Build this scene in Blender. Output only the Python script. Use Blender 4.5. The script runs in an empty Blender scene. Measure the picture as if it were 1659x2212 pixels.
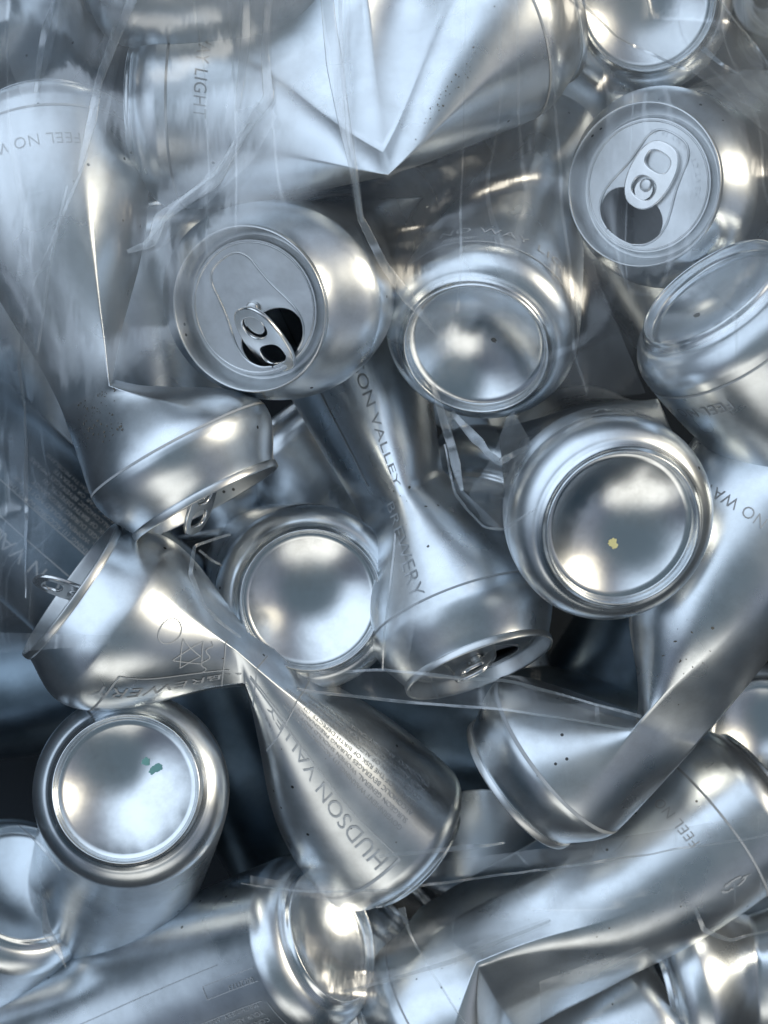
import bpy, bmesh, math, random
import numpy as np
from mathutils import Vector, Matrix, noise as mnoise

random.seed(7)
np.random.seed(7)
scene = bpy.context.scene
COL = scene.collection

# ------------------------------------------------------------------ camera
CAM_H = 0.50                     # camera height over the top of the heap
PXM = 0.244 / 1659.0             # metres per sketch pixel on the plane z = 0
cam_d = bpy.data.cameras.new('camera')
cam = bpy.data.objects.new('camera', cam_d)
COL.objects.link(cam)
cam.location = (0, 0, CAM_H)
cam.rotation_euler = (0, 0, 0)
cam_d.sensor_fit = 'VERTICAL'
cam_d.sensor_height = 24.0
FR_H = 2212 * PXM
cam_d.lens = 24.0 * CAM_H / FR_H
cam_d.clip_start = 0.01
cam_d.clip_end = 500
cam_d.dof.use_dof = True
cam_d.dof.focus_distance = CAM_H + 0.02
cam_d.dof.aperture_fstop = 8.0
scene.camera = cam

# ------------------------------------------------------------------ light
SKY_VALUE = 0.50
SKYLINE = (0.27, 0.41)
CLOUDS = [((-0.42, 0.42, 0.80), 0.55, 0.93, (8.2, 9.8, 11.7), 0.40),   # pale cloud bank overhead and over the upper left
          ((0.12, -0.86, 0.50), 0.86, 0.96, (12.0, 11.7, 10.8), 0.30),      # bright break low over the near side
          ((0.82, 0.26, 0.52), 0.945, 0.985, (13.0, 11.6, 9.2), 0.15)]  # warm glow round the low sun
ZENITH = (0.76, 0.93)             # dark patch added a little right of overhead to darken the deep cans
SUN_EL, SUN_AZ = 26.0, 18.0    # azimuth counted from +X (picture right) towards +Y (picture top)
world = bpy.data.worlds.new('World')
scene.world = world
world.use_nodes = True
wn = world.node_tree.nodes
wl = world.node_tree.links
for n in list(wn):
    wn.remove(n)
w_out = wn.new('ShaderNodeOutputWorld')
w_bg = wn.new('ShaderNodeBackground')
w_sky = wn.new('ShaderNodeTexSky')
w_sky.sky_type = 'NISHITA'
w_sky.sun_disc = False
w_sky.sun_elevation = math.radians(SUN_EL)
w_sky.sun_rotation = math.radians(90.0 - SUN_AZ)
w_sky.air_density = 1.0
w_sky.dust_density = 1.2
w_sky.ozone_density = 1.0
w_bg.inputs['Strength'].default_value = 0.10
tc = wn.new('ShaderNodeTexCoord')

def w_math(op, a, b=None, c=None, clamp=False):
    n = wn.new('ShaderNodeMath'); n.operation = op; n.use_clamp = clamp
    for i, v in enumerate((a, b, c)):
        if v is None:
            continue
        if isinstance(v, (int, float)):
            n.inputs[i].default_value = v
        else:
            wl.new(v, n.inputs[i])
    return n.outputs[0]

def w_step(v, lo, hi):
    n = wn.new('ShaderNodeMapRange'); n.interpolation_type = 'SMOOTHSTEP'
    n.inputs['From Min'].default_value = lo; n.inputs['From Max'].default_value = hi
    wl.new(v, n.inputs['Value'])
    return n.outputs['Result']

def w_dot(d):
    n = wn.new('ShaderNodeVectorMath'); n.operation = 'DOT_PRODUCT'
    n.inputs[1].default_value = Vector(d).normalized()
    wl.new(tc.outputs['Generated'], n.inputs[0])
    return n.outputs['Value']

def w_mix(f, a, b):
    n = wn.new('ShaderNodeMixRGB')
    for i, v in zip((0, 1, 2), (f, a, b)):
        if isinstance(v, tuple):
            n.inputs[i].default_value = (*v, 1)
        else:
            wl.new(v, n.inputs[i])
    return n.outputs['Color']

cl = wn.new('ShaderNodeTexNoise')
cl.inputs['Scale'].default_value = 2.6
cl.inputs['Detail'].default_value = 5
cl.inputs['Roughness'].default_value = 0.55
wl.new(tc.outputs['Generated'], cl.inputs['Vector'])
wisps = w_math('MULTIPLY_ADD', cl.outputs['Fac'], 0.7, -0.35)          # ragged cloud edges
hs = wn.new('ShaderNodeHueSaturation')
hs.inputs['Saturation'].default_value = 0.60
hs.inputs['Value'].default_value = SKY_VALUE
wl.new(w_sky.outputs['Color'], hs.inputs['Color'])
sky = hs.outputs['Color']
def cloud(sky, d, lo, hi, col, k=0.25):
    v = w_math('MULTIPLY_ADD', wisps, k, w_dot(d))
    return w_mix(w_step(v, lo, hi), sky, col)
for d, lo, hi, col, k in CLOUDS:
    sky = cloud(sky, d, lo, hi, col, k)
# the sky ends at dark treetops and roofs all round
sk_m = wn.new('ShaderNodeMapping')
sk_m.inputs['Scale'].default_value = (5.0, 5.0, 0.5)
wl.new(tc.outputs['Generated'], sk_m.inputs['Vector'])
sk_n = wn.new('ShaderNodeTexNoise')
sk_n.inputs['Scale'].default_value = 1.6
sk_n.inputs['Detail'].default_value = 2
wl.new(sk_m.outputs['Vector'], sk_n.inputs['Vector'])
rim = w_math('MULTIPLY_ADD', w_math('SUBTRACT', sk_n.outputs['Fac'], 0.5), 0.9, w_dot((0, 0, 1)))
top = w_math('MULTIPLY_ADD', wisps, 0.10, w_dot((0.16, -0.24, 1)))
sky = w_mix(w_step(top, *ZENITH), sky, (0.80, 1.10, 1.35))
sky = w_mix(w_step(rim, *SKYLINE), (0.12, 0.24, 0.36), sky)
wl.new(sky, w_bg.inputs['Color'])
wl.new(w_bg.outputs['Background'], w_out.inputs['Surface'])

sun_d = bpy.data.lights.new('sun', 'SUN')
sun_d.energy = 0.9
sun_d.angle = math.radians(20)
sun_d.color = (1.0, 0.90, 0.72)
sun = bpy.data.objects.new('sun', sun_d)
COL.objects.link(sun)
_e, _a = math.radians(SUN_EL), math.radians(SUN_AZ)
sdir = Vector((math.cos(_e) * math.cos(_a), math.cos(_e) * math.sin(_a), math.sin(_e)))
sun.rotation_euler = sdir.to_track_quat('Z', 'Y').to_euler()
sun.location = sdir * 3

scene.view_settings.view_transform = 'Standard'
scene.view_settings.look = 'None'
scene.view_settings.exposure = 0.46
scene.view_settings.gamma = 1.0
scene.view_settings.use_curve_mapping = False
scene.render.engine = 'CYCLES'
scene.cycles.use_denoising = True
scene.cycles.max_bounces = 14
scene.cycles.glossy_bounces = 8
scene.cycles.transparent_max_bounces = 40
scene.cycles.sample_clamp_indirect = 6.0
scene.cycles.caustics_reflective = False

# ------------------------------------------------------------------ materials
def new_mat(name):
    m = bpy.data.materials.new(name)
    m.use_nodes = True
    nt = m.node_tree
    for n in list(nt.nodes):
        nt.nodes.remove(n)
    o = nt.nodes.new('ShaderNodeOutputMaterial')
    return m, nt, o

def metal(name, col, rough, spread=0.08, bump=0.10, bump_scale=45.0, specks=0.0, grime=0.12):
    m, nt, o = new_mat(name)
    N, L = nt.nodes, nt.links
    b = N.new('ShaderNodeBsdfPrincipled')
    b.inputs['Metallic'].default_value = 1.0
    t = N.new('ShaderNodeTexCoord')
    n1 = N.new('ShaderNodeTexNoise')
    n1.inputs['Scale'].default_value = 38
    n1.inputs['Detail'].default_value = 4
    L.new(t.outputs['Object'], n1.inputs['Vector'])
    r = N.new('ShaderNodeMapRange')
    r.inputs['From Min'].default_value = 0.3
    r.inputs['From Max'].default_value = 0.7
    r.inputs['To Min'].default_value = rough - spread
    r.inputs['To Max'].default_value = rough + spread
    L.new(n1.outputs['Fac'], r.inputs['Value'])
    rough_out = r.outputs['Result']
    L.new(rough_out, b.inputs['Roughness'])
    # dull oxide film and drink residue: blotches with an outline of their own
    n2 = N.new('ShaderNodeTexNoise')
    n2.inputs['Scale'].default_value = 60
    n2.inputs['Detail'].default_value = 8
    n2.inputs['Roughness'].default_value = 0.7
    L.new(t.outputs['Object'], n2.inputs['Vector'])
    cr = N.new('ShaderNodeValToRGB')
    cr.color_ramp.elements[0].position = 0.45
    cr.color_ramp.elements[0].color = (*col, 1)
    cr.color_ramp.elements[1].position = 0.75
    g = 1.0 - grime
    cr.color_ramp.elements[1].color = (col[0] * g, col[1] * g * 0.99, col[2] * g * 0.97, 1)
    L.new(n2.outputs['Fac'], cr.inputs['Fac'])
    base = cr.outputs['Color']
    if specks > 0:
        v = N.new('ShaderNodeTexVoronoi')
        v.inputs['Scale'].default_value = 130
        v.inputs['Randomness'].default_value = 1.0
        L.new(t.outputs['Object'], v.inputs['Vector'])
        n3 = N.new('ShaderNodeTexNoise')
        n3.inputs['Scale'].default_value = 26
        L.new(t.outputs['Object'], n3.inputs['Vector'])
        lt = N.new('ShaderNodeMath'); lt.operation = 'LESS_THAN'
        lt.inputs[1].default_value = 0.075
        L.new(v.outputs['Distance'], lt.inputs[0])
        gt = N.new('ShaderNodeMath'); gt.operation = 'GREATER_THAN'
        gt.inputs[1].default_value = 1.0 - specks
        L.new(n3.outputs['Fac'], gt.inputs[0])
        mu = N.new('ShaderNodeMath'); mu.operation = 'MULTIPLY'
        L.new(lt.outputs[0], mu.inputs[0]); L.new(gt.outputs[0], mu.inputs[1])
        mixc = N.new('ShaderNodeMixRGB')
        mixc.inputs[2].default_value = (0.10, 0.10, 0.10, 1)
        L.new(mu.outputs[0], mixc.inputs['Fac'])
        L.new(base, mixc.inputs[1])
        base = mixc.outputs['Color']
    L.new(base, b.inputs['Base Color'])
    nb = N.new('ShaderNodeTexNoise')
    nb.inputs['Scale'].default_value = bump_scale
    nb.inputs['Detail'].default_value = 3
    L.new(t.outputs['Object'], nb.inputs['Vector'])
    bp = N.new('ShaderNodeBump')
    bp.inputs['Strength'].default_value = bump
    bp.inputs['Distance'].default_value = 0.002
    L.new(nb.outputs['Fac'], bp.inputs['Height'])
    L.new(bp.outputs['Normal'], b.inputs['Normal'])
    L.new(b.outputs['BSDF'], o.inputs['Surface'])
    return m

M_BODY = metal('brushed_can_wall', (0.755, 0.80, 0.84), 0.31, 0.06, 0.10, 40, specks=0.44, grime=0.22)
M_BODY_SHADED = metal('shade_darkened_can_wall', (0.20, 0.255, 0.305), 0.34, 0.06, 0.12, 40, specks=0.45, grime=0.3)  # darker copy of the can wall: shade of the gaps put into its colour
M_BASE = metal('bare_can_base', (0.78, 0.81, 0.835), 0.22, 0.05, 0.10, 55, specks=0.42, grime=0.22)
M_LID = metal('lid_metal', (0.68, 0.70, 0.715), 0.34, 0.08, 0.08, 80, specks=0.42, grime=0.2)
M_TAB = metal('tab_metal', (0.84, 0.845, 0.85), 0.20, 0.05, 0.05, 90)

def ink(name, col, rough=0.55):
    m, nt, o = new_mat(name)
    b = nt.nodes.new('ShaderNodeBsdfPrincipled')
    t = nt.nodes.new('ShaderNodeTexCoord')
    n = nt.nodes.new('ShaderNodeTexNoise')
    n.inputs['Scale'].default_value = 220
    nt.links.new(t.outputs['Object'], n.inputs['Vector'])
    cr = nt.nodes.new('ShaderNodeValToRGB')
    cr.color_ramp.elements[0].color = (col[0] * 0.88, col[1] * 0.88, col[2] * 0.88, 1)
    cr.color_ramp.elements[1].color = (*col, 1)
    nt.links.new(n.outputs['Fac'], cr.inputs['Fac'])
    nt.links.new(cr.outputs['Color'], b.inputs['Base Color'])
    b.inputs['Roughness'].default_value = rough
    nt.links.new(b.outputs['BSDF'], o.inputs['Surface'])
    return m

M_INK = ink('pale_print_ink', (0.49, 0.52, 0.55))
M_TEAL = ink('teal_paint', (0.20, 0.45, 0.42), 0.5)
M_YELLOW = ink('yellow_paint', (0.80, 0.74, 0.36), 0.5)
M_DIRT = ink('dried_dirt', (0.16, 0.15, 0.13), 0.8)
M_GROUND = ink('dark_ground', (0.010, 0.016, 0.024), 0.9)

# ------------------------------------------------------------------ geometry helpers
def P(px, py, z):
    k = (CAM_H - z) / CAM_H
    return Vector(((px - 829.5) * PXM * k, (1106.0 - py) * PXM * k, z))

def link(name, me, parent=None, mat=None, smooth=True):
    o = bpy.data.objects.new(name, me)
    COL.objects.link(o)
    if parent is not None:
        o.parent = parent
    if mat is not None and not me.materials:
        me.materials.append(mat)
    if smooth and len(me.polygons):
        me.polygons.foreach_set('use_smooth', [True] * len(me.polygons))
    return o

def thing(name, loc, label, cat, group=None):
    o = bpy.data.objects.new(name, None)
    COL.objects.link(o)
    o.empty_display_size = 0.01
    o.location = loc
    o['label'] = label
    o['category'] = cat
    if group:
        o['group'] = group
    return o

def mesh_from(name, verts, faces):
    me = bpy.data.meshes.new(name)
    me.from_pydata([tuple(v) for v in verts], [], faces)
    me.update()
    return me

MM = 0.001
R = 33 * MM

def revolve(profile, n=128, close_centre=True):
    """profile: list of (r, h) in mm, ending at r = 0 when close_centre."""
    V, F = [], []
    rows = profile[:-1] if close_centre else profile
    for r, h in rows:
        for i in range(n):
            a = 2 * math.pi * i / n
            V.append((r * MM * math.cos(a), r * MM * math.sin(a), h * MM))
    for j in range(len(rows) - 1):
        for i in range(n):
            i2 = (i + 1) % n
            F.append((j * n + i, j * n + i2, (j + 1) * n + i2, (j + 1) * n + i))
    if close_centre:
        c = len(V)
        V.append((0, 0, profile[-1][1] * MM))
        j = len(rows) - 1
        for i in range(n):
            F.append((j * n + i, j * n + (i + 1) % n, c))
    return V, F

def smooth_profile(pts, k=4):
    """Catmull-Rom through (r, h) points."""
    p = [np.array(q, float) for q in pts]
    p = [2 * p[0] - p[1]] + p + [2 * p[-1] - p[-2]]
    out = []
    for i in range(1, len(p) - 2):
        for s in range(k):
            t = s / k
            a, b, c, d = p[i - 1], p[i], p[i + 1], p[i + 2]
            q = 0.5 * (2 * b + (c - a) * t + (2 * a - 5 * b + 4 * c - d) * t * t + (3 * b - a - 3 * c + d) * t ** 3)
            out.append((max(q[0], 0.0), q[1]))
    out.append(tuple(pts[-1]))
    return out

# shoulder of the base end and neck of the lid end, as part of the wall
BASE_SHOULDER = smooth_profile([(33, 0), (32.9, 2.2), (32.0, 5.2), (30.2, 7.9), (28.3, 9.5), (27.0, 10.2), (26.1, 11.0)], 4)
BASE_DISH = smooth_profile([(26.15, 10.95), (25.2, 11.9), (24.75, 13.0), (24.35, 13.6), (23.95, 13.55), (23.7, 12.8), (23.5, 11.0), (23.1, 9.9), (22.7, 9.9)], 4)
_d = []
for _i in range(1, 15):
    _r = 22.7 * (1 - _i / 14.0)
    _d.append((_r, 2.8 + 7.1 * (_r / 22.7) ** 2))
BASE_DISH = BASE_DISH + _d
LID_NECK = smooth_profile([(33, 0), (32.8, 2.4), (31.6, 6.2), (29.6, 10.2), (27.8, 13.4), (26.9, 15.2), (26.5, 16.2)], 4)
LID_RIM = smooth_profile([(26.45, 16.0), (27.05, 16.15), (27.2, 17.0), (27.12, 18.2), (26.85, 18.6), (26.45, 18.55), (26.15, 17.8), (25.4, 14.6), (24.7, 12.0), (24.0, 11.0), (23.2, 11.0), (22.6, 11.9), (22.3, 13.5), (22.0, 14.1)], 4)

V, F = revolve(BASE_DISH)
BASE_ME = mesh_from('base', V, F)
BASE_ME.materials.append(M_BASE)

def curve_fill(splines, z, extrude, bevel=0.0, res=2):
    """Flat filled 2-D shape with holes as a mesh; splines are lists of (x, y) in mm."""
    cu = bpy.data.curves.new('outline', 'CURVE')
    cu.dimensions = '2D'
    cu.fill_mode = 'BOTH'
    cu.extrude = extrude * MM
    cu.bevel_depth = bevel * MM
    cu.bevel_resolution = res
    for s in splines:
        sp = cu.splines.new('POLY')
        sp.points.add(len(s) - 1)
        for q, (x, y) in zip(sp.points, s):
            q.co = (x * MM, y * MM, 0, 1)
        sp.use_cyclic_u = True
    ob = bpy.data.objects.new('outline', cu)
    COL.objects.link(ob)
    dg = bpy.context.evaluated_depsgraph_get()
    me = bpy.data.meshes.new_from_object(ob.evaluated_get(dg))
    bpy.data.objects.remove(ob)
    bpy.data.curves.remove(cu)
    me.transform(Matrix.Translation((0, 0, z * MM)))
    return me

def ell(cx, cy, rx, ry, n=48, p=2.0):
    out = []
    for i in range(n):
        a = 2 * math.pi * i / n
        c, s = math.cos(a), math.sin(a)
        out.append((cx + rx * math.copysign(abs(c) ** (2 / p), c), cy + ry * math.copysign(abs(s) ** (2 / p), s)))
    return out

def tube(pts, rad, n=8, closed=False, flat=1.0):
    """Round bead along a polyline in metres."""
    V, F = [], []
    m = len(pts)
    for i, p in enumerate(pts):
        a = pts[(i - 1) % m] if closed or i > 0 else p
        b = pts[(i + 1) % m] if closed or i < m - 1 else p
        t = (Vector(b) - Vector(a)).normalized()
        up = Vector((0, 0, 1))
        s = t.cross(up)
        if s.length < 1e-6:
            s = Vector((1, 0, 0))
        s.normalize()
        u = s.cross(t)
        r = rad[i] if hasattr(rad, '__len__') else rad
        for k in range(n):
            an = 2 * math.pi * k / n
            V.append(Vector(p) + s * (r * math.cos(an)) + u * (r * flat * math.sin(an)))
    rows = m if closed else m - 1
    for i in range(rows):
        for k in range(n):
            i2 = (i + 1) % m
            F.append((i * n + k, i * n + (k + 1) % n, i2 * n + (k + 1) % n, i2 * n + k))
    return V, F

def merge(*parts):
    V, F = [], []
    for v, f in parts:
        k = len(V)
        V += [tuple(x) for x in v]
        F += [tuple(i + k for i in q) for q in f]
    return V, F

def me_parts(me):
    return [tuple(v.co) for v in me.vertices], [tuple(p.vertices) for p in me.polygons]

# --- lid: seamed rim, countersink, panel with the opening cut out, raised bead
HOLE = ell(-11.4, 0, 8.6, 12.0, 64, 2.2)
panel = curve_fill([ell(0, 0, 22.05, 22.05, 128), HOLE], 14.05, 0.12, 0.0)
bead = []
for i in range(73):
    a = math.radians(-120 + 240 * i / 72)
    bead.append((14.2 * MM + 5.6 * MM * math.cos(a) if abs(a) < 2.2 else 0, 8.2 * MM * math.sin(a), 14.2 * MM))
bead = [(x * MM, y * MM, 14.25 * MM) for x, y in
        [(-19.2, 5.5), (-17, 9.3), (-13, 12.0), (-8, 12.6), (-3, 11.6), (3, 9.9), (9, 8.9), (14, 8.2), (17.3, 6.0), (18.6, 2.5),
         (18.6, -2.5), (17.3, -6.0), (14, -8.2), (9, -8.9), (3, -9.9), (-3, -11.6), (-8, -12.6), (-13, -12.0), (-17, -9.3), (-19.2, -5.5)]]
bead = [Vector(b) for b in bead]
def dense(pts, k=4):
    out = []
    for i in range(len(pts) - 1):
        a = pts[max(i - 1, 0)]; b = pts[i]; c = pts[i + 1]; d = pts[min(i + 2, len(pts) - 1)]
        for s in range(k):
            t = s / k
            out.append(0.5 * (2 * b + (c - a) * t + (2 * a - 5 * b + 4 * c - d) * t * t + (3 * b - a - 3 * c + d) * t ** 3))
    out.append(pts[-1])
    return out
hole_lip = [Vector((x * MM, y * MM, 13.75 * MM)) for x, y in ell(-11.4, 0, 8.6, 12.0, 64, 2.2)]
V, F = merge(revolve(LID_RIM, 128, False), me_parts(panel), tube(dense(bead), 0.42 * MM), tube(hole_lip, 0.30 * MM, 8, True),
             tube([Vector((21.2 * MM * math.cos(t), 21.2 * MM * math.sin(t), 14.15 * MM)) for t in np.linspace(0, 2 * math.pi, 96, endpoint=False)], 0.35 * MM, 8, True))
LID_ME = mesh_from('lid', V, F)
LID_ME.materials.append(M_LID)

# --- ring-pull tab, rivet at the origin, finger ring towards +X
def tab_outline():
    pts = []
    for i in range(96):
        a = 2 * math.pi * i / 96
        c, s = math.cos(a), math.sin(a)
        x = 3.6 + 11.2 * math.copysign(abs(c) ** (2 / 2.6), c)
        w = 7.6 if x > 3 else 7.6 - 0.9 * ((3 - x) / 10.6)
        y = w * math.copysign(abs(s) ** (2 / 2.6), s)
        pts.append((x, y))
    return pts
tab_a = curve_fill([tab_outline(), ell(8.6, 0, 3.6, 4.9, 40, 2.6), ell(-1.0, 0, 4.1, 4.6, 40, 2.3)], 0.0, 0.25, 0.45, 3)
tab_b = curve_fill([ell(-1.6, 0, 3.3, 3.1, 32)], -0.35, 0.12, 0.1, 1)
rv, rf = revolve(smooth_profile([(2.3, -0.9), (2.25, 0.2), (1.9, 0.75), (1.2, 0.95), (0, 1.0)], 3), 32)
V, F = merge(me_parts(tab_a), me_parts(tab_b))
TAB_ME = mesh_from('tab', V, F)
TAB_ME.materials.append(M_TAB)
RIVET_ME = mesh_from('rivet', rv, rf)
RIVET_ME.materials.append(M_LID)

# ------------------------------------------------------------------ a can
class Can:
    """One drinks can: two stiff round ends joined by a thin wall, squeezed flat or pinched to a point at its fold."""

    def __init__(self, label, A, B, fold=None, smooth=False, hold=(0.25, 0.25), name='crushed_can', dent=0.35, seed=0,
                 roll=(0.0, 0.0), tab=None, group=None, nth=144, nu=40, oval=(None, None), pull=0.35, wall=None):
        self.wall = wall or M_BODY
        self.seed = seed
        self.types = (A[4], B[4])
        self.c = [P(A[0], A[1], A[2]), P(B[0], B[1], B[2])]
        self.ax = [Vector(A[3]).normalized(), Vector(B[3]).normalized()]
        dirs = [-self.ax[0], self.ax[1]]
        self.fr = []
        for d in dirs:
            e1 = Vector((0, 0, 1)) - d * d.z
            e1.normalize()
            self.fr.append((e1, d.cross(e1)))
        # the far end may be seen from its other side: keep the two frames facing alike
        self.fold = None
        self.hold = hold
        self.pull = pull
        self.dent = dent
        self.oval = oval
        if fold:
            f = sorted(fold, key=lambda q: q[0])
            self.fth = np.array([math.radians(q[0]) for q in f])
            self.fp = np.array([list(P(q[1], q[2], q[3])) for q in f])
            self.fold = True
            self.fsmooth = smooth
        else:
            d0 = (self.c[1] - self.c[0]).normalized()
            # untwist frame 1 against frame 0
            e1 = self.fr[0][0] - d0 * self.fr[0][0].dot(d0)
            b = self.fr[1][0]
            ang = 0
        root = thing(name, (self.c[0] + self.c[1]) / 2, label, 'can', group)
        self.root = root
        self.o = (self.c[0] + self.c[1]) / 2
        self.build(nth, nu)
        for k in (0, 1):
            self.end(k, roll[k], tab if self.types[k] == 'lid' else None)

    def circ(self, k, th, r=R, h=0.0):
        e1, e2 = self.fr[k]
        if self.oval[k]:
            ph, f = self.oval[k]
            w = max(0.0, min(1.0, (r / MM - 26.6) / 6.4))
            c = math.cos(th - math.radians(ph))
            r = r * (1 + (f - 1) * w * c * c)
        return self.c[k] + self.ax[k] * h + e1 * (r * math.cos(th)) + e2 * (r * math.sin(th))

    def F(self, th):
        t = (th + math.pi * 2) % (math.pi * 2)
        f = self.fth % (math.pi * 2)
        order = np.argsort(f)
        f = f[order]
        p = self.fp[order]
        n = len(f)
        j = int(np.searchsorted(f, t, side='right')) - 1
        a, b = j % n, (j + 1) % n
        ta, tb = f[a], f[b]
        if j < 0:
            ta -= 2 * math.pi
        if tb <= ta:
            tb += 2 * math.pi
        s = (t - ta) / max(tb - ta, 1e-9)
        if not self.fsmooth:
            return Vector(p[a] + (p[b] - p[a]) * s)
        p0, p1, p2, p3 = p[(a - 1) % n], p[a], p[b], p[(b + 1) % n]
        q = 0.5 * (2 * p1 + (p2 - p0) * s + (2 * p0 - 5 * p1 + 4 * p2 - p3) * s * s + (3 * p1 - p0 - 3 * p2 + p3) * s ** 3)
        return Vector(q)

    def S0(self, th, u):
        A, B = self.circ(0, th), self.circ(1, th)
        if self.fold:
            f = self.F(th)
            if u <= 0.5:
                t = u * 2
                L = (f - A).length
                p0, p1, p2, p3 = A, A - self.ax[0] * (L * self.hold[0]), f + (A - f) * self.pull, f
            else:
                t = (u - 0.5) * 2
                L = (f - B).length
                p0, p1, p2, p3 = f, f + (B - f) * self.pull, B - self.ax[1] * (L * self.hold[1]), B
        else:
            t = u
            L = (B - A).length
            p0, p1, p2, p3 = A, A - self.ax[0] * (L / 3), B - self.ax[1] * (L / 3), B
        s = 1 - t
        return p0 * (s ** 3) + p1 * (3 * s * s * t) + p2 * (3 * s * t * t) + p3 * (t ** 3)

    def S(self, th, u):
        p = self.S0(th, u)
        if self.dent:
            w = math.sin(math.pi * min(max(u, 0), 1)) ** 0.7
            q = p * 34 + Vector((self.seed * 3.1, self.seed * 1.7, 0))
            n = mnoise.noise_vector(q)
            q2 = p * 90 + Vector((self.seed * 1.1, 5, 3))
            p = p + n * (self.dent * MM * w * 1.6) + mnoise.noise_vector(q2) * (self.dent * MM * 0.35 * w)
        return p

    def nrm(self, th, u):
        e = 0.02
        u0, u1 = max(u - 0.01, 0), min(u + 0.01, 1)
        a = self.S(th + e, u) - self.S(th - e, u)
        b = self.S(th, u1) - self.S(th, u0)
        n = a.cross(b)
        if n.length < 1e-12:
            return Vector((0, 0, 1))
        n.normalize()
        c = (self.S0(th, u) + self.S0(th + math.pi, u)) / 2
        if n.dot(self.S0(th, u) - c) < 0:
            n = -n
        return n

    def build(self, nth, nu):
        ths = list(np.linspace(-math.pi, math.pi, nth, endpoint=False))
        if self.fold:
            for t in self.fth:
                t = (t + math.pi) % (2 * math.pi) - math.pi
                if min(abs(t - x) for x in ths) > 0.012:
                    ths.append(t)
            ths.sort()
        n = len(ths)
        V, F = [], []
        shA = BASE_SHOULDER if self.types[0] == 'base' else LID_NECK
        shB = BASE_SHOULDER if self.types[1] == 'base' else LID_NECK
        for r, h in reversed(shA[1:]):
            V += [self.circ(0, t, r * MM, h * MM) - self.o for t in ths]
        us = list(np.linspace(0, 1, nu * 2 + 1))
        for u in us:
            V += [self.S(t, u) - self.o for t in ths]
        for r, h in shB[1:]:
            V += [self.circ(1, t, r * MM, h * MM) - self.o for t in ths]
        rows = len(V) // n
        for j in range(rows - 1):
            for i in range(n):
                i2 = (i + 1) % n
                F.append((j * n + i, (j + 1) * n + i, (j + 1) * n + i2, j * n + i2))
        me = mesh_from('body', V, F)
        bm = bmesh.new(); bm.from_mesh(me)
        bmesh.ops.remove_doubles(bm, verts=bm.verts, dist=2e-6)
        bmesh.ops.recalc_face_normals(bm, faces=bm.faces)
        bm.to_mesh(me); bm.free()
        me.materials.append(self.wall)
        link('body', me, self.root)

    def end_matrix(self, k, roll):
        """Local +Z along the outward axis, local +X towards the camera side, turned by roll degrees."""
        a = self.ax[k]
        e1 = self.fr[k][0]
        e2 = a.cross(e1)
        m = Matrix((e1, e2, a)).transposed().to_4x4()
        m.translation = self.c[k] - self.o
        return m @ Matrix.Rotation(math.radians(roll), 4, 'Z')

    def end(self, k, roll, tab):
        m = self.end_matrix(k, roll)
        if self.types[k] == 'base':
            o = link('base', BASE_ME, self.root)
            o.matrix_local = m
            self.base_m = m
        else:
            o = link('lid', LID_ME, self.root)
            o.matrix_local = m
            self.lid_m = m
            t = link('tab', TAB_ME, o)
            r = link('rivet', RIVET_ME, o)
            r.matrix_local = Matrix.Translation((0, 0, 15.2 * MM))
            tm = Matrix.Translation((0, 0, 15.6 * MM))
            if tab:
                tm = tm @ tab
            t.matrix_local = tm

    # ---- print on the wall
    def strip(self, pts, w, name='printed_line', off=0.16):
        """Thin printed stroke through (theta, u) points; w in mm."""
        V, F = [], []
        Q = [self.S(t, u) for t, u in pts]
        for i, (t, u) in enumerate(pts):
            a, b = Q[max(i - 1, 0)], Q[min(i + 1, len(Q) - 1)]
            tn = (b - a)
            if tn.length < 1e-9:
                tn = Vector((1, 0, 0))
            tn.normalize()
            n = self.nrm(t, u)
            s = tn.cross(n) * (w * MM / 2)
            V += [Q[i] + s + n * off * MM - self.o, Q[i] - s + n * off * MM - self.o]
        for i in range(len(pts) - 1):
            F.append((2 * i, 2 * i + 1, 2 * i + 3, 2 * i + 2))
        return V, F

    def add_print(self, name, parts, mat=None):
        V, F = merge(*parts)
        if F:
            link(name, mesh_from(name, V, F), self.root, mat or M_INK, smooth=False)

    def ring(self, u, w=0.7, t0=-150, t1=150):
        return self.strip([(math.radians(t), u) for t in np.linspace(t0, t1, 121)], w)

    def text(self, s, size, th0, u0, mode, spacing=1.0, align='LEFT', off=0.18, length=None, bold=0.0):
        """mode 'round': letters run round the can, tops towards the far end from end 0 ('round') or end 1 ('round1');
        'along': letters run from end 0 to end 1 ('along') or back ('along1').  size in mm, th0 degrees, u0 0..1."""
        V, F = text_mesh(s, size, spacing, align, bold)
        out = []
        t0 = math.radians(th0)
        us = np.linspace(0, 1, 81)
        pts = [self.S0(t0, u) for u in us]
        arc = np.concatenate([[0], np.cumsum([(b - a).length for a, b in zip(pts, pts[1:])])]) / MM
        def adv(d):
            return float(np.interp(np.interp(u0, us, arc) + d, arc, us))
        for x, y, z in V:
            if mode == 'round':
                t, u = t0 + x * MM / R, adv(y)
            elif mode == 'round1':
                t, u = t0 - x * MM / R, adv(-y)
            elif mode == 'along':
                t, u = t0 - y * MM / R, adv(x)
            else:
                t, u = t0 + y * MM / R, adv(-x)
            u = min(max(u, 0.0), 1.0)
            out.append(self.S(t, u) + self.nrm(t, u) * (off * MM) - self.o)
        return out, F

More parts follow.
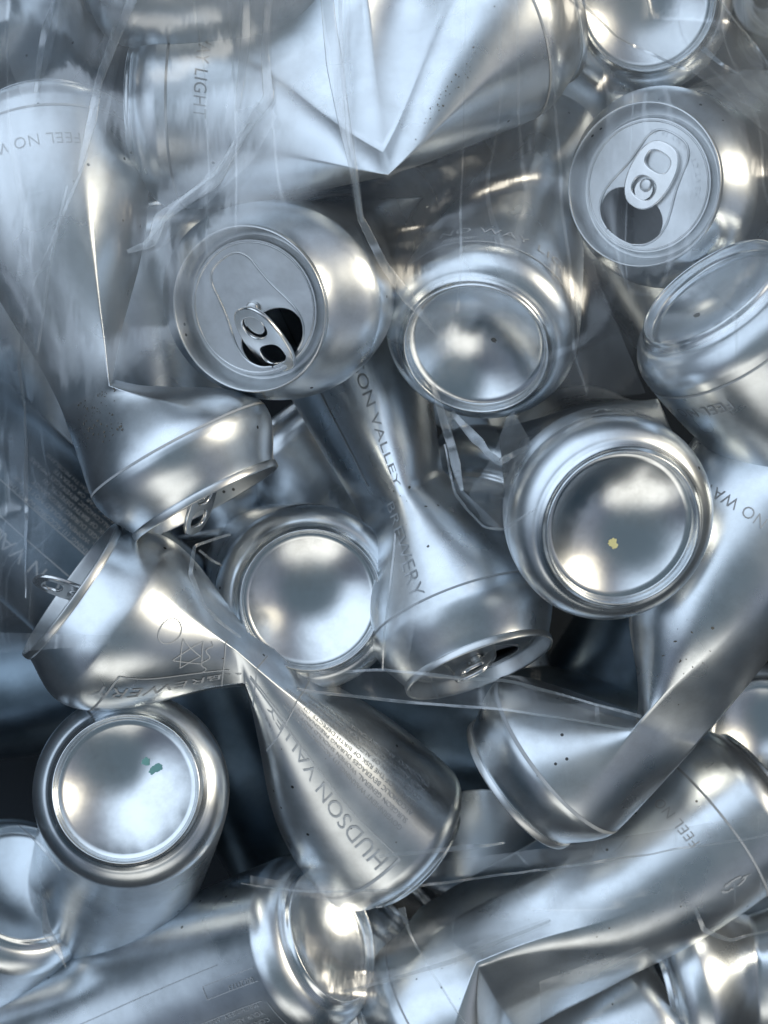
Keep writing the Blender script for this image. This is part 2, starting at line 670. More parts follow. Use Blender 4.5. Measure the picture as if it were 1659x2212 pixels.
_tc = {}
def text_mesh(s, size, spacing=1.0, align='LEFT', bold=0.0):
    key = (s, size, spacing, align, bold)
    if key in _tc:
        return _tc[key]
    cu = bpy.data.curves.new('lettering', 'FONT')
    cu.body = s
    cu.size = size
    cu.space_character = spacing
    cu.space_line = 1.2
    cu.align_x = align
    cu.resolution_u = 3
    cu.offset = bold
    ob = bpy.data.objects.new('lettering', cu)
    COL.objects.link(ob)
    dg = bpy.context.evaluated_depsgraph_get()
    me = bpy.data.meshes.new_from_object(ob.evaluated_get(dg))
    V, F = me_parts(me)
    bpy.data.objects.remove(ob)
    bpy.data.curves.remove(cu)
    bpy.data.meshes.remove(me)
    _tc[key] = (V, F)
    return V, F

#@@SETTING
gme = mesh_from('ground', [(-6, -6, -0.30), (6, -6, -0.30), (6, 6, -0.30), (-6, 6, -0.30)], [(0, 1, 2, 3)])
g = link('ground', gme, None, M_GROUND, smooth=False)
g['kind'] = 'structure'

#@@CANS
G_TOP = 'crushed aluminium cans'

# C1 upper left, bent can
c1 = Can('pale bent can at the left, its wall pinched to a point beside the opened can',
         (108, 335, -0.045, (-0.17, 0.90, -0.34), 'base'), (392, 985, -0.030, (0.47, -0.86, 0.03), 'lid'),
         fold=[(-125, 243, 818, -0.052), (-30, 236, 835, -0.012), (92, 128, 880, -0.03), (150, 170, 880, -0.055)],
         seed=1, roll=(0, 120), hold=(0.45, 0.22), tab=Matrix.Rotation(math.radians(-38), 4, 'Y') @ Matrix.Scale(0.95, 4))
# C2 top
c2 = Can('large can folded in a V at the top, two cones meeting in one sharp point',
         (387, 240, -0.040, (-0.99, 0.02, -0.07), 'base'), (1072, 60, -0.035, (0.84, 0.46, -0.3), 'lid'),
         fold=[(-90, 775, -140, -0.006), (-30, 826, 330, -0.002), (30, 838, 378, 0.003), (105, 838, 384, -0.012), (180, 810, 100, -0.045)],
         seed=2, roll=(0, -70), hold=(0.4, 0.28), tab=Matrix.Rotation(math.radians(-80), 4, 'Y'))
# C3 opened can centre left
c3 = Can('opened can left of centre with its ring pull bent down into the drinking hole',
         (586, 652, -0.024, (-0.34, -0.26, 0.90), 'lid'), (800, 480, -0.185, (0.5, 0.4, -0.76), 'base'),
         fold=[(-75, 915, 425, -0.085), (0, 850, 520, -0.075), (60, 850, 610, -0.09), (180, 640, 600, -0.12), (-110, 720, 425, -0.09)],
         seed=3, roll=(84, 0), hold=(0.3, 0.3),
         oval=((37, 1.2), None),
         tab=Matrix.Rotation(math.radians(172), 4, 'Z') @ Matrix.Translation((7 * MM, 0, 2.6 * MM)) @ Matrix.Rotation(math.radians(22), 4, 'Y') @ Matrix.Rotation(math.radians(24), 4, 'X') @ Matrix.Scale(1.12, 4))
# C4 opened can upper right
c4 = Can('opened upright can at the upper right with its ring pull lying flat on the lid', 
         (1432, 406, -0.038, (-0.52, -0.12, 0.85), 'lid'), (1640, 330, -0.17, (0.45, 0.12, -0.885), 'base'),
         seed=4, roll=(45, 0), name='drink_can', oval=((60, 1.06), None))
# C5 base centre right
c5 = Can('can showing its dished base to the right of the opened can, wall narrowing behind it',
         (1040, 714, -0.036, (-0.20, -0.58, 0.79), 'base'), (1190, 190, -0.17, (0.2, 0.75, -0.6), 'lid'),
         fold=[(0, 1150, 330, -0.06), (90, 1262, 340, -0.09), (180, 1150, 400, -0.15), (-90, 1068, 340, -0.10)], smooth=True,
         seed=5, hold=(0.35, 0.3))
# C6 right edge
c6 = Can('can tipped over at the right edge, hollow base turned to the upper left',
         (1578, 696, -0.008, (-0.60, 0.68, 0.40), 'base'), (2060, 1150, -0.075, (0.62, -0.62, -0.46), 'lid'),
         seed=6, name='drink_can')
# C7 base right
c7 = Can('can standing on its lid at right of centre, yellow paint dot in its domed base',
         (1318, 1118, 0.006, (0.17, -0.25, 0.955), 'base'), (1250, 1010, -0.135, (-0.17, 0.24, -0.955), 'lid'),
         fold=[(-90, 1075, 930, -0.065), (0, 1250, 880, -0.06), (80, 1420, 860, -0.07), (180, 1330, 1160, -0.07), (-135, 1130, 1110, -0.08)],
         seed=7)
# C8 base centre
c8 = Can('can with a deep shiny domed base between two bent cans at the centre',
         (666, 1290, -0.055, (0.12, -0.02, 0.985), 'base'), (600, 1250, -0.19, (-0.1, 0.04, -0.99), 'lid'),
         seed=8, name='drink_can')
# C9 waisted can
c9 = Can('slender waisted can standing diagonally at the centre, lid at its lower end',
         (690, 560, -0.105, (-0.35, 0.88, -0.25), 'base'), (998, 1340, -0.055, (0.32, -0.87, 0.34), 'lid'),
         fold=[(0, 868, 1068, -0.043), (90, 783, 1124, -0.074), (180, 870, 1075, -0.105), (-90, 958, 1016, -0.070)], smooth=True,
         seed=9, roll=(0, 20), hold=(0.4, 0.2), tab=Matrix.Rotation(math.radians(-30), 4, 'Y'))
# C10 brewery can
c10 = Can('bent can with long rows of printed lettering at the lower centre, twisted at its middle',
          (248, 1338, -0.035, (-0.78, 0.57, 0.22), 'lid'), (836, 1796, -0.085, (0.68, -0.70, -0.25), 'base'),
          fold=[(-95, 545, 1372, -0.04), (-35, 512, 1405, -0.022), (60, 528, 1474, -0.028), (100, 526, 1480, -0.034), (180, 525, 1420, -0.085)],
          seed=10, roll=(-60, 0), hold=(0.28, 0.36), tab=Matrix.Rotation(math.radians(-75), 4, 'Y'))
# C11 base lower left
c11 = Can('can showing its round base at the lower left with two teal paint marks on it',
          (283, 1706, -0.035, (0.03, 0.20, 0.98), 'base'), (238, 1985, -0.165, (-0.03, -0.3, -0.95), 'lid'),
          seed=11, name='drink_can')
# C12 bottom left
c12 = Can('smooth can lying along the bottom edge at the left, base end turned to the right',
          (660, 2040, -0.082, (0.78, 0.40, 0.47), 'base'), (-20, 2330, -0.135, (-0.86, -0.42, -0.30), 'lid'),
          seed=12, name='drink_can', dent=0.2)
# C13 right, dented
c13 = Can('long can dented to a sharp point at the lower right, lid facing the lower left',
          (1205, 1628, -0.050, (-0.72, -0.62, -0.28), 'lid'), (1690, 1040, -0.040, (0.62, 0.74, -0.15), 'base'),
          fold=[(-150, 1400, 1540, -0.075), (-75, 1372, 1558, -0.026), (22, 1376, 1563, -0.020), (78, 1508, 1612, -0.030), (180, 1450, 1570, -0.090)],
          seed=13, hold=(0.12, 0.72), pull=0.22)
# C14 lower right
c14 = Can('long can along the lower right with a sharp dent and a white recycling mark',
          (940, 2200, -0.095, (-0.8, -0.55, -0.2), 'lid'), (1588, 1742, -0.105, (0.80, 0.57, -0.12), 'base'),
          fold=[(-92, 905, 1962, -0.102), (-48, 948, 2006, -0.080), (6, 1028, 2078, -0.064), (38, 1032, 2084, -0.064), (75, 1090, 2180, -0.083), (100, 1122, 2240, -0.10), (180, 1005, 2105, -0.137)],
          seed=14, hold=(0.3, 0.65), dent=0.35)
# C15 bottom
c15 = Can('can half hidden under the dented can at the bottom edge, right of centre',
          (1395, 2215, -0.13, (0.86, 0.46, -0.1), 'base'), (820, 2560, -0.16, (-0.86, -0.46, -0.1), 'lid'), seed=15, name='drink_can')
# C16 top right base
c16 = Can('can base catching the light at the top right edge above the opened can',
          (1385, 5, -0.070, (0.03, -0.25, 0.96), 'base'), (1380, -160, -0.20, (0, 0.3, -0.95), 'lid'), seed=16, name='drink_can')
# the lower layers of the heap
c17 = Can('can crossing the top left corner with a bright stripe of light',
          (-120, 190, -0.075, (-0.7, -0.7, -0.1), 'lid'), (300, -330, -0.085, (0.7, 0.7, -0.1), 'base'), seed=17, name='drink_can')
c18 = Can('can lying across the top edge behind the folded can',
          (300, -125, -0.012, (-0.98, 0.15, 0), 'base'), (1010, -40, -0.065, (0.97, -0.12, -0.15), 'lid'), seed=18, name='drink_can')
c19 = Can('shade-darkened can buried at the left edge with faint lettering, below the pale bent can',
          (-100, 960, -0.135, (-0.7, 0.7, 0.0), 'lid'), (310, 1330, -0.14, (0.75, -0.65, -0.05), 'base'), seed=19, name='drink_can', wall=M_BODY_SHADED)
c20 = Can('shade-darkened can beneath the round base with teal marks, reaching under the printed can',
          (420, 1420, -0.15, (-0.5, 0.85, -0.05), 'lid'), (690, 1880, -0.17, (0.5, -0.85, -0.1), 'base'), seed=20, name='drink_can', wall=M_BODY_SHADED)
c21 = Can('crumpled can in the bottom right corner with bright streaks',
          (1480, 2110, -0.13, (-0.95, -0.2, 0.1), 'base'), (1990, 2030, -0.13, (0.98, 0.15, 0.05), 'lid'),
          fold=[(0, 1640, 2085, -0.115), (90, 1640, 2240, -0.13), (180, 1640, 2120, -0.17), (-90, 1620, 1980, -0.14)], smooth=True, seed=21, dent=1.3)
c22 = Can('can jutting in at the left edge below the round base with teal marks',
          (30, 1940, -0.115, (0.45, 0.62, 0.62), 'base'), (-260, 2280, -0.17, (-0.5, -0.7, -0.4), 'lid'), seed=22, name='drink_can')
c23 = Can('buried can between the printed can and the dented can at lower right',
          (1060, 1850, -0.165, (0.1, -0.98, 0.05), 'base'), (1010, 1330, -0.18, (-0.1, 0.98, 0.0), 'lid'), seed=23, name='drink_can')
c24 = Can('buried can with a dim domed base at the right edge below the long dented can',
          (1635, 1600, -0.17, (0.1, 0.2, 0.97), 'base'), (1610, 1630, -0.29, (-0.1, -0.2, -0.97), 'lid'), seed=24, name='drink_can')
c25 = Can('shade-darkened can lying flat behind the waisted can and the printed can',
          (760, 1500, -0.16, (-0.9, 0.3, -0.1), 'base'), (1330, 1640, -0.17, (0.95, -0.2, -0.1), 'lid'), seed=25, name='drink_can', wall=M_BODY_SHADED)
c26 = Can('buried can glimpsed between the lid of the folded can and the opened upright can',
          (1180, 130, -0.13, (-0.6, 0.75, 0.0), 'base'), (1500, 640, -0.18, (0.6, -0.75, -0.2), 'lid'), seed=26, name='drink_can')
c27 = Can('buried can at the left under the pale bent can and the plastic flap',
          (60, 560, -0.16, (0.1, 0.95, 0.2), 'base'), (90, 1080, -0.19, (-0.05, -0.98, -0.1), 'lid'), seed=27, name='drink_can')
c28 = Can('crushed can scrap with a warm gleam wedged beside the domed base with the yellow dot',
          (1090, 1060, -0.12, (-0.35, -0.75, 0.5), 'base'), (1000, 790, -0.19, (-0.2, 0.8, -0.5), 'lid'),
          fold=[(0, 1060, 930, -0.13), (90, 1140, 930, -0.15), (180, 1050, 930, -0.18), (-90, 960, 930, -0.15)], seed=28, dent=1.0)
c29 = Can('shade-darkened can in the top right corner beyond the sheet of film',
          (1740, -20, -0.22, (-0.7, 0.1, 0.7), 'lid'), (1900, -120, -0.29, (0.5, -0.2, -0.84), 'base'), seed=29, name='drink_can', wall=M_BODY_SHADED)
c30 = Can('buried can under the dented long cans at the lower right edge',
          (1290, 1930, -0.19, (-0.9, 0.3, 0.1), 'base'), (1790, 1830, -0.19, (0.9, 0.1, 0.0), 'lid'), seed=30, name='drink_can')
c31 = Can('buried can along the bottom beneath the smooth can with its base to the right',
          (840, 1990, -0.19, (0.6, 0.7, 0.1), 'base'), (540, 2400, -0.2, (-0.6, -0.7, 0.0), 'lid'), seed=31, name='drink_can')
c32 = Can('shade-darkened can in the gap between the can bases at centre right',
          (1500, 1180, -0.17, (0.3, 0.9, 0.1), 'base'), (1250, 1640, -0.2, (-0.4, -0.9, 0.0), 'lid'), seed=32, name='drink_can', wall=M_BODY_SHADED)

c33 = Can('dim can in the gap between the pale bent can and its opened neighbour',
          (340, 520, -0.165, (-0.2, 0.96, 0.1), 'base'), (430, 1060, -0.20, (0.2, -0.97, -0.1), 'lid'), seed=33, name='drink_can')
c34 = Can('shade-darkened can in the gap above the round base with teal marks',
          (-190, 1480, -0.235, (-0.95, 0.2, 0.0), 'lid'), (300, 1430, -0.235, (0.96, 0.2, 0.0), 'base'), seed=34, name='drink_can', wall=M_BODY_SHADED)
c35 = Can('dim can beneath the domed base at the centre and the waisted can',
          (640, 950, -0.20, (-0.6, 0.78, 0.1), 'base'), (960, 1330, -0.215, (0.6, -0.78, 0.0), 'lid'), seed=35, name='drink_can')

#@@PRINT
def rings(c, *specs):
    for sp in specs:
        c.add_print('printed_ring', [c.ring(*sp)])

def pil(c, mode, th, u, size=5.6, small=None):
    c.add_print('printed_lettering', [c.text('FEEL NO WAY LIGHT', size, th, u, mode, 1.08, bold=-0.03)])
    if small is not None:
        c.add_print('printed_lettering', [c.text('Pilsner', size * 0.6, small[0], small[1], mode, 1.0)])

WARN = ('GOVERNMENT WARNING: (1) ACCORDING TO THE\nSURGEON GENERAL, WOMEN SHOULD NOT DRINK\nALCOHOLIC BEVERAGES DURING PREGNANCY\n'
        'BECAUSE OF THE RISK OF BIRTH DEFECTS. (2)\nCONSUMPTION OF ALCOHOLIC BEVERAGES IMPAIRS\nYOUR ABILITY TO DRIVE A CAR OR OPERATE\n'
        'MACHINERY, AND MAY CAUSE HEALTH PROBLEMS.')

def lin(c, t0, u0, t1, u1, w=0.45, n=40):
    return c.strip([(math.radians(t0 + (t1 - t0) * i / n), u0 + (u1 - u0) * i / n) for i in range(n + 1)], w)

pil(c2, 'round', -82, 0.065, small=(-48, 0.022))
rings(c2, (0.012, 0.8), (0.985, 0.8))
pil(c5, 'round', -78, 0.05, 7.4, small=(-42, 0.016))
rings(c5, (0.004, 0.6))
pil(c6, 'round', 40, 0.05)
rings(c6, (0.012, 0.8))
pil(c7, 'round', 25, 0.05)
rings(c7, (0.006, 0.6))
pil(c1, 'round', -30, 0.055)
rings(c1, (0.012, 0.8), (0.972, 0.8))
pil(c13, 'round1', 20, 0.94)
rings(c13, (0.022, 1.0), (0.003, 0.4), (0.985, 0.7))
pil(c14, 'round1', -10, 0.94)
rings(c14, (0.972, 0.9), (0.03, 0.7))
rings(c11, (0.012, 0.5, -180, 180))

def brewery(c, mode, th, u, th2=None, u2=None, size=9.3):
    c.add_print('printed_lettering', [c.text('HUDSON VALLEY', size, th, u, mode, 1.02, bold=-0.03)])
    c.add_print('printed_lettering', [c.text('BREWERY', size, th if th2 is None else th2, u2, mode, 1.05, bold=-0.055)])

brewery(c9, 'along', 6, 0.165, 26, 0.50, 8.4)
rings(c9, (0.955, 0.7))
c9.add_print('printed_line', [lin(c9, 40, 0.04, 40, 0.46)])
brewery(c10, 'along1', 3, 0.975, 30, 0.44)
c10.add_print('warning_text', [c10.text(WARN, 2.75, -17, 0.95, 'along1', 1.0)])
W = [lin(c10, 4, 0.53, -2, 0.985), c10.strip([(math.radians(t), 0.985) for t in np.linspace(-2, 80, 40)], 1.2),
     lin(c10, -70, 0.64, 60, 0.64), lin(c10, -70, 0.545, 60, 0.545), lin(c10, -2, 0.53, -2, 0.64),
     lin(c10, 20, 0.10, 22, 0.46), lin(c10, 20, 0.10, 88, 0.10, 0.7), lin(c10, -40, 0.44, 60, 0.44),
     c10.strip([(math.radians(-18 + 9.5 * math.sin(a)), 0.185 + 0.047 * math.cos(a)) for a in np.linspace(0, 2 * math.pi, 49)], 0.4)]
def poly(c, pts, w=0.4):
    out = []
    for (t0, u0), (t1, u1) in zip(pts, pts[1:]):
        out.append(lin(c, t0, u0, t1, u1, w, 12))
    return out
W += poly(c10, [(-16, 0.25), (12, 0.29), (-2, 0.345), (-16, 0.25)]) + poly(c10, [(4, 0.25), (-20, 0.335), (8, 0.36), (4, 0.25)])
W += [c10.strip([(math.radians(-24 + i * 1.6), 0.37 + 0.012 * math.sin(i * 0.55)) for i in range(30)], 0.4)]
c10.add_print('printed_line', W)
for q in (('16 fl. oz.', 3.6, 26, 0.625, 'along1'), ('& Gold', 4.2, 30, 0.50, 'along1')):
    c10.add_print('printed_lettering', [c10.text(*q)])
c12.add_print('warning_text', [c12.text(WARN, 2.9, -44, 0.035, 'along', 1.0)])
c12.add_print('printed_lettering', [c12.text('00121173', 3.1, 8, 0.012, 'along', 0.95)])
c12.add_print('printed_line', [lin(c12, 4.5, 0.0, 4.5, 0.16, 0.3), lin(c12, 13, 0.0, 13, 0.16, 0.3), lin(c12, 4.5, 0.16, 13, 0.16, 0.3),
                               lin(c12, -8, 0.02, -8, 0.8, 0.3), lin(c12, -10, 0.008, -75, 0.008, 0.3), lin(c12, 22, 0.1, 22, 0.95, 0.3)])
brewery(c19, 'along1', 10, 0.95, 10, 0.44)
c19.add_print('warning_text', [c19.text(WARN, 2.75, -18, 0.93, 'along1')])
c19.add_print('printed_line', [lin(c19, 4, 0.05, 4, 0.96), lin(c19, -14, 0.05, -14, 0.96)])
pil(c32, 'round', -60, 0.12)
pil(c25, 'round', -70, 0.6)

def recycle(c, th, u, r):
    parts = []
    for k in range(3):
        a0 = math.radians(120 * k + 12)
        pts = []
        for i in range(9):
            a = a0 + math.radians(68) * i / 8
            pts.append((math.radians(th) + r * MM * math.cos(a) / R, u + r * MM * math.sin(a) / 0.125))
        parts.append(c.strip(pts, r * 0.55, off=0.2))
        a = a0 + math.radians(68)
        V = []
        for rr, da in ((r * 1.5, 0), (r * 0.5, 0), (r, 34)):
            b = a + math.radians(da)
            t, uu = math.radians(th) + rr * MM * math.cos(b) / R, u + rr * MM * math.sin(b) / 0.125
            V.append(c.S(t, uu) + c.nrm(t, uu) * (0.23 * MM) - c.o)
        parts.append((V, [(0, 1, 2)]))
    c.add_print('recycling_mark', parts)
recycle(c14, 26, 0.945, 1.7)

def dab(can, pts, mat, name='paint_mark'):
    """Spots of paint lying on the dished base: (x, y, radius) in mm in the base's own plane."""
    V, F = [], []
    rnd = random.Random(len(pts) * 7 + 3)
    for x, y, r in pts:
        k = len(V)
        def h(x, y):
            return 2.8 + 7.1 * ((x * x + y * y) / 22.7 ** 2) + 0.18
        V.append((x * MM, y * MM, h(x, y) * MM))
        n = 18
        for i in range(n):
            a = 2 * math.pi * i / n
            q = r * rnd.uniform(0.72, 1.12)
            xx, yy = x + q * math.cos(a), y + q * math.sin(a)
            V.append((xx * MM, yy * MM, (h(xx, yy) - 0.08) * MM))
        for i in range(n):
            F.append((k, k + 1 + i, k + 1 + (i + 1) % n))
    me = mesh_from(name, V, F)
    o = link(name, me, can.root, mat)
    o.matrix_local = can.base_m
    return o

def base_xy(can, px, py):
    """Where the sketch point falls on the base, in mm in the base's own plane."""
    m = Matrix.Translation(can.o) @ can.base_m
    inv = m.inverted()
    a, b = inv @ Vector((0, 0, CAM_H)), inv @ P(px, py, -0.3)
    z = 4 * MM
    t = (z - a.z) / (b.z - a.z)
    q = a + (b - a) * t
    return q.x / MM, q.y / MM

def dabs(can, pts, mat, name='paint_mark'):
    dab(can, [(*base_xy(can, x, y), r) for x, y, r in pts], mat, name)
dabs(c11, [(316, 1646, 1.6), (329, 1666, 1.2), (343, 1657, 1.5), (336, 1661, 1.4)], M_TEAL)
dabs(c7, [(1322, 1174, 1.2), (1328, 1179, 1.1), (1327, 1170, 1.0)], M_YELLOW)
dabs(c5, [(1066, 737, 1.0)], M_DIRT, 'dirt_spot')
dabs(c6, [(1508, 684, 1.1)], M_DIRT, 'dirt_spot')

def flecks(can, spots, n, seed=0, size=0.5):
    rnd = random.Random(seed)
    V, F = [], []
    for _ in range(n):
        th0, u0, st, su = rnd.choice(spots)
        t = math.radians(th0 + rnd.gauss(0, st)); u = u0 + rnd.gauss(0, su)
        if not 0.01 < u < 0.99:
            continue
        p, nn = can.S(t, u), can.nrm(t, u)
        a = nn.orthogonal().normalized(); b = nn.cross(a)
        r = size * MM * rnd.uniform(0.3, 1.0) * rnd.uniform(0.4, 1.6)
        k = len(V); m = 6
        w = rnd.uniform(0, 6.28); e = rnd.uniform(0.3, 1.0)
        for i in range(m):
            q = 2 * math.pi * i / m
            rr = r * rnd.uniform(0.6, 1.2)
            x, y = rr * math.cos(q), rr * e * math.sin(q)
            V.append(p + nn * 0.14 * MM + a * (x * math.cos(w) - y * math.sin(w)) + b * (x * math.sin(w) + y * math.cos(w)) - can.o)
        F.append(tuple(range(k, k + m)))
    o = link('dirt_flecks', mesh_from('dirt_flecks', V, F), can.root, M_DIRT, smooth=False)
    o['kind'] = 'stuff'
flecks(c1, [(10, 0.53, 22, 0.01), (30, 0.60, 12, 0.02), (40, 0.66, 9, 0.03), (20, 0.72, 8, 0.03)], 120, 1, 0.45)
flecks(c2, [(12, 0.72, 5, 0.09), (15, 0.62, 4, 0.05)], 45, 2, 0.35)
flecks(c13, [(10, 0.72, 14, 0.05)], 18, 3, 0.55)
flecks(c12, [(-20, 0.1, 5, 0.06), (-24, 0.3, 6, 0.1)], 60, 4, 0.35)
flecks(c10, [(0, 0.7, 30, 0.15)], 14, 5, 0.4)
flecks(c14, [(0, 0.7, 30, 0.12), (30, 0.3, 30, 0.1)], 20, 6, 0.35)
flecks(c9, [(0, 0.55, 15, 0.1)], 10, 7, 0.5)

def lid_text(can, s, size, rad, a0):
    V, F = text_mesh(s, size, 1.3)
    out = []
    for x, y, z in V:
        a = math.radians(a0) + x / rad
        rr = rad - y
        out.append((rr * MM * math.cos(a), rr * MM * math.sin(a), 14.45 * MM))
    F = [tuple(reversed(f)) for f in F]
    me = mesh_from('embossed_lettering', out, F)
    lid = [o for o in can.root.children if o.name.startswith('lid')][0]
    link('embossed_lettering', me, lid, M_LID, smooth=False)
# reads round the lid with letter feet towards the rim
lid_text(c4, 'ME VT CT MA NY IA 5c', 2.6, 18.6, -75)

#@@BAG
def film_mat(name, haze, edge, rough=0.16, tint=(0.80, 0.87, 0.93), marks=0.16):
    m, nt, o = new_mat(name)
    N, L = nt.nodes, nt.links
    t = N.new('ShaderNodeTexCoord')
    mp = N.new('ShaderNodeMapping')
    mp.inputs['Scale'].default_value = (26, 7, 10)
    mp.inputs['Rotation'].default_value = (0, 0, 0.5)
    n = N.new('ShaderNodeTexNoise')
    n.inputs['Scale'].default_value = 1.6
    n.inputs['Detail'].default_value = 3
    n.inputs['Distortion'].default_value = 0.6
    L.new(t.outputs['Object'], mp.inputs['Vector'])
    L.new(mp.outputs['Vector'], n.inputs['Vector'])
    r = N.new('ShaderNodeMapRange')
    r.inputs['From Min'].default_value = 0.35; r.inputs['From Max'].default_value = 0.72
    r.inputs['To Min'].default_value = haze * 0.72; r.inputs['To Max'].default_value = haze * 1.35
    L.new(n.outputs['Fac'], r.inputs['Value'])
    lw = N.new('ShaderNodeLayerWeight')
    lw.inputs['Blend'].default_value = 0.25
    ma = N.new('ShaderNodeMath'); ma.operation = 'MULTIPLY_ADD'; ma.use_clamp = True
    ma.inputs[1].default_value = edge
    L.new(lw.outputs['Facing'], ma.inputs[0])
    L.new(r.outputs['Result'], ma.inputs[2])
    tr = N.new('ShaderNodeBsdfTransparent')
    gl = N.new('ShaderNodeBsdfGlossy')
    gl.inputs['Color'].default_value = (0.95, 0.97, 1.0, 1)
    gl.inputs['Roughness'].default_value = rough
    df = N.new('ShaderNodeBsdfDiffuse')
    df.inputs['Color'].default_value = (*tint, 1)
    tl = N.new('ShaderNodeBsdfTranslucent')
    tl.inputs['Color'].default_value = (*tint, 1)
    m1 = N.new('ShaderNodeMixShader'); m1.inputs[0].default_value = 0.35
    L.new(df.outputs[0], m1.inputs[1]); L.new(tl.outputs[0], m1.inputs[2])
    m2 = N.new('ShaderNodeMixShader'); m2.inputs[0].default_value = 0.55
    L.new(m1.outputs[0], m2.inputs[1]); L.new(gl.outputs[0], m2.inputs[2])
    m3 = N.new('ShaderNodeMixShader')
    at = N.new('ShaderNodeAttribute'); at.attribute_name = 'milk'
    # thin stretch marks where the film has been creased white
    lines = []
    for k, (sx, rot) in enumerate(((9, 0.35), (11, -0.7))):
        m_ = N.new('ShaderNodeMapping')
        m_.inputs['Scale'].default_value = (sx, sx * 0.12, 3)
        m_.inputs['Rotation'].default_value = (0, 0, rot)
        n_ = N.new('ShaderNodeTexNoise'); n_.inputs['Scale'].default_value = 2.0; n_.inputs['Detail'].default_value = 1.5
        L.new(t.outputs['Object'], m_.inputs['Vector']); L.new(m_.outputs['Vector'], n_.inputs['Vector'])
        s_ = N.new('ShaderNodeMath'); s_.operation = 'SUBTRACT'; s_.inputs[1].default_value = 0.5 + 0.03 * k
        a_ = N.new('ShaderNodeMath'); a_.operation = 'ABSOLUTE'
        r_ = N.new('ShaderNodeMapRange')
        r_.inputs['From Min'].default_value = 0.0; r_.inputs['From Max'].default_value = 0.006
        r_.inputs['To Min'].default_value = marks; r_.inputs['To Max'].default_value = 0.0
        L.new(n_.outputs['Fac'], s_.inputs[0]); L.new(s_.outputs[0], a_.inputs[0]); L.new(a_.outputs[0], r_.inputs['Value'])
        lines.append(r_.outputs['Result'])
    su = N.new('ShaderNodeMath'); su.operation = 'ADD'
    L.new(lines[0], su.inputs[0]); L.new(lines[1], su.inputs[1])
    s2 = N.new('ShaderNodeMath'); s2.operation = 'ADD'
    L.new(su.outputs[0], s2.inputs[0]); L.new(ma.outputs[0], s2.inputs[1])
    mk = N.new('ShaderNodeMath'); mk.operation = 'MULTIPLY'; mk.use_clamp = True
    L.new(s2.outputs[0], mk.inputs[0]); L.new(at.outputs['Fac'], mk.inputs[1])
    L.new(mk.outputs[0], m3.inputs[0]); L.new(tr.outputs[0], m3.inputs[1]); L.new(m2.outputs[0], m3.inputs[2])
    # fine crinkles
    nb = N.new('ShaderNodeTexNoise'); nb.inputs['Scale'].default_value = 2.2; nb.inputs['Detail'].default_value = 4
    L.new(mp.outputs['Vector'], nb.inputs['Vector'])
    bp = N.new('ShaderNodeBump'); bp.inputs['Strength'].default_value = 0.35; bp.inputs['Distance'].default_value = 0.004
    L.new(nb.outputs['Fac'], bp.inputs['Height'])
    L.new(bp.outputs['Normal'], gl.inputs['Normal'])
    L.new(m3.outputs[0], o.inputs['Surface'])
    return m

M_FILM = film_mat('clear_film', 0.10, 0.30, 0.22)
M_FILM_HAZY = film_mat('milky_film', 0.31, 0.35, 0.20)
M_FILM_THIN = film_mat('thin_film', 0.05, 0.2, 0.26)
M_FOLD = film_mat('folded_film', 0.18, 0.75, 0.16, marks=0.0)

# height of the heap under the film: look straight down at the cans, then let the film bridge the hollows
GX, GY = 68, 90
bpy.context.view_layer.update()
_dg = bpy.context.evaluated_depsgraph_get()
HM = np.zeros((GY, GX))
for j in range(GY):
    for i in range(GX):
        px, py = -60 + i * (1780 / (GX - 1)), -60 + j * (2340 / (GY - 1))
        q = P(px, py, -0.1)
        d = (q - Vector((0, 0, CAM_H))).normalized()
        ok, loc, *_ = scene.ray_cast(_dg, Vector((0, 0, CAM_H)), d)
        HM[j, i] = loc.z if ok else -0.25
def shift_max(a, r):
    b = a.copy()
    for dj in range(-r, r + 1):
        for di in range(-r, r + 1):
            if di * di + dj * dj > r * r:
                continue
            c = np.roll(np.roll(a, dj, 0), di, 1)
            b = np.maximum(b, c)
    return b
def blur(a, r):
    b = np.pad(a, r, mode='edge')
    k = np.zeros_like(a); n = 0
    for dj in range(2 * r + 1):
        for di in range(2 * r + 1):
            k += b[dj:dj + a.shape[0], di:di + a.shape[1]]; n += 1
    return k / n
_pad = np.pad(HM, 6, mode='edge')
FZ = blur(shift_max(_pad, 3), 2)[6:-6, 6:-6]
FZ = np.maximum(FZ, blur(shift_max(_pad, 1), 1)[6:-6, 6:-6]) + 0.0025

def film_z(px, py):
    x = min(max((px + 60) / (1780 / (GX - 1)), 0), GX - 1.001)
    y = min(max((py + 60) / (2340 / (GY - 1)), 0), GY - 1.001)
    i, j = int(x), int(y)
    a, b = x - i, y - j
    return (FZ[j, i] * (1 - a) + FZ[j, i + 1] * a) * (1 - b) + (FZ[j + 1, i] * (1 - a) + FZ[j + 1, i + 1] * a) * b

bag = thing('plastic_bag', (0, 0, 0.0), 'clear plastic bag stretched over the heap of cans, creased and milky in places', 'bag')

def along_poly(pts, n):
    p = [np.array(q, float) for q in pts]
    d = [0]
    for a, b in zip(p, p[1:]):
        d.append(d[-1] + np.linalg.norm((b - a)[:2]))
    out = []
    for s in np.linspace(0, d[-1], n):
        j = min(max(int(np.searchsorted(d, s)) - 1, 0), len(p) - 2)
        t = (s - d[j]) / max(d[j + 1] - d[j], 1e-6)
        out.append(p[j] + (p[j + 1] - p[j]) * t)
    return out

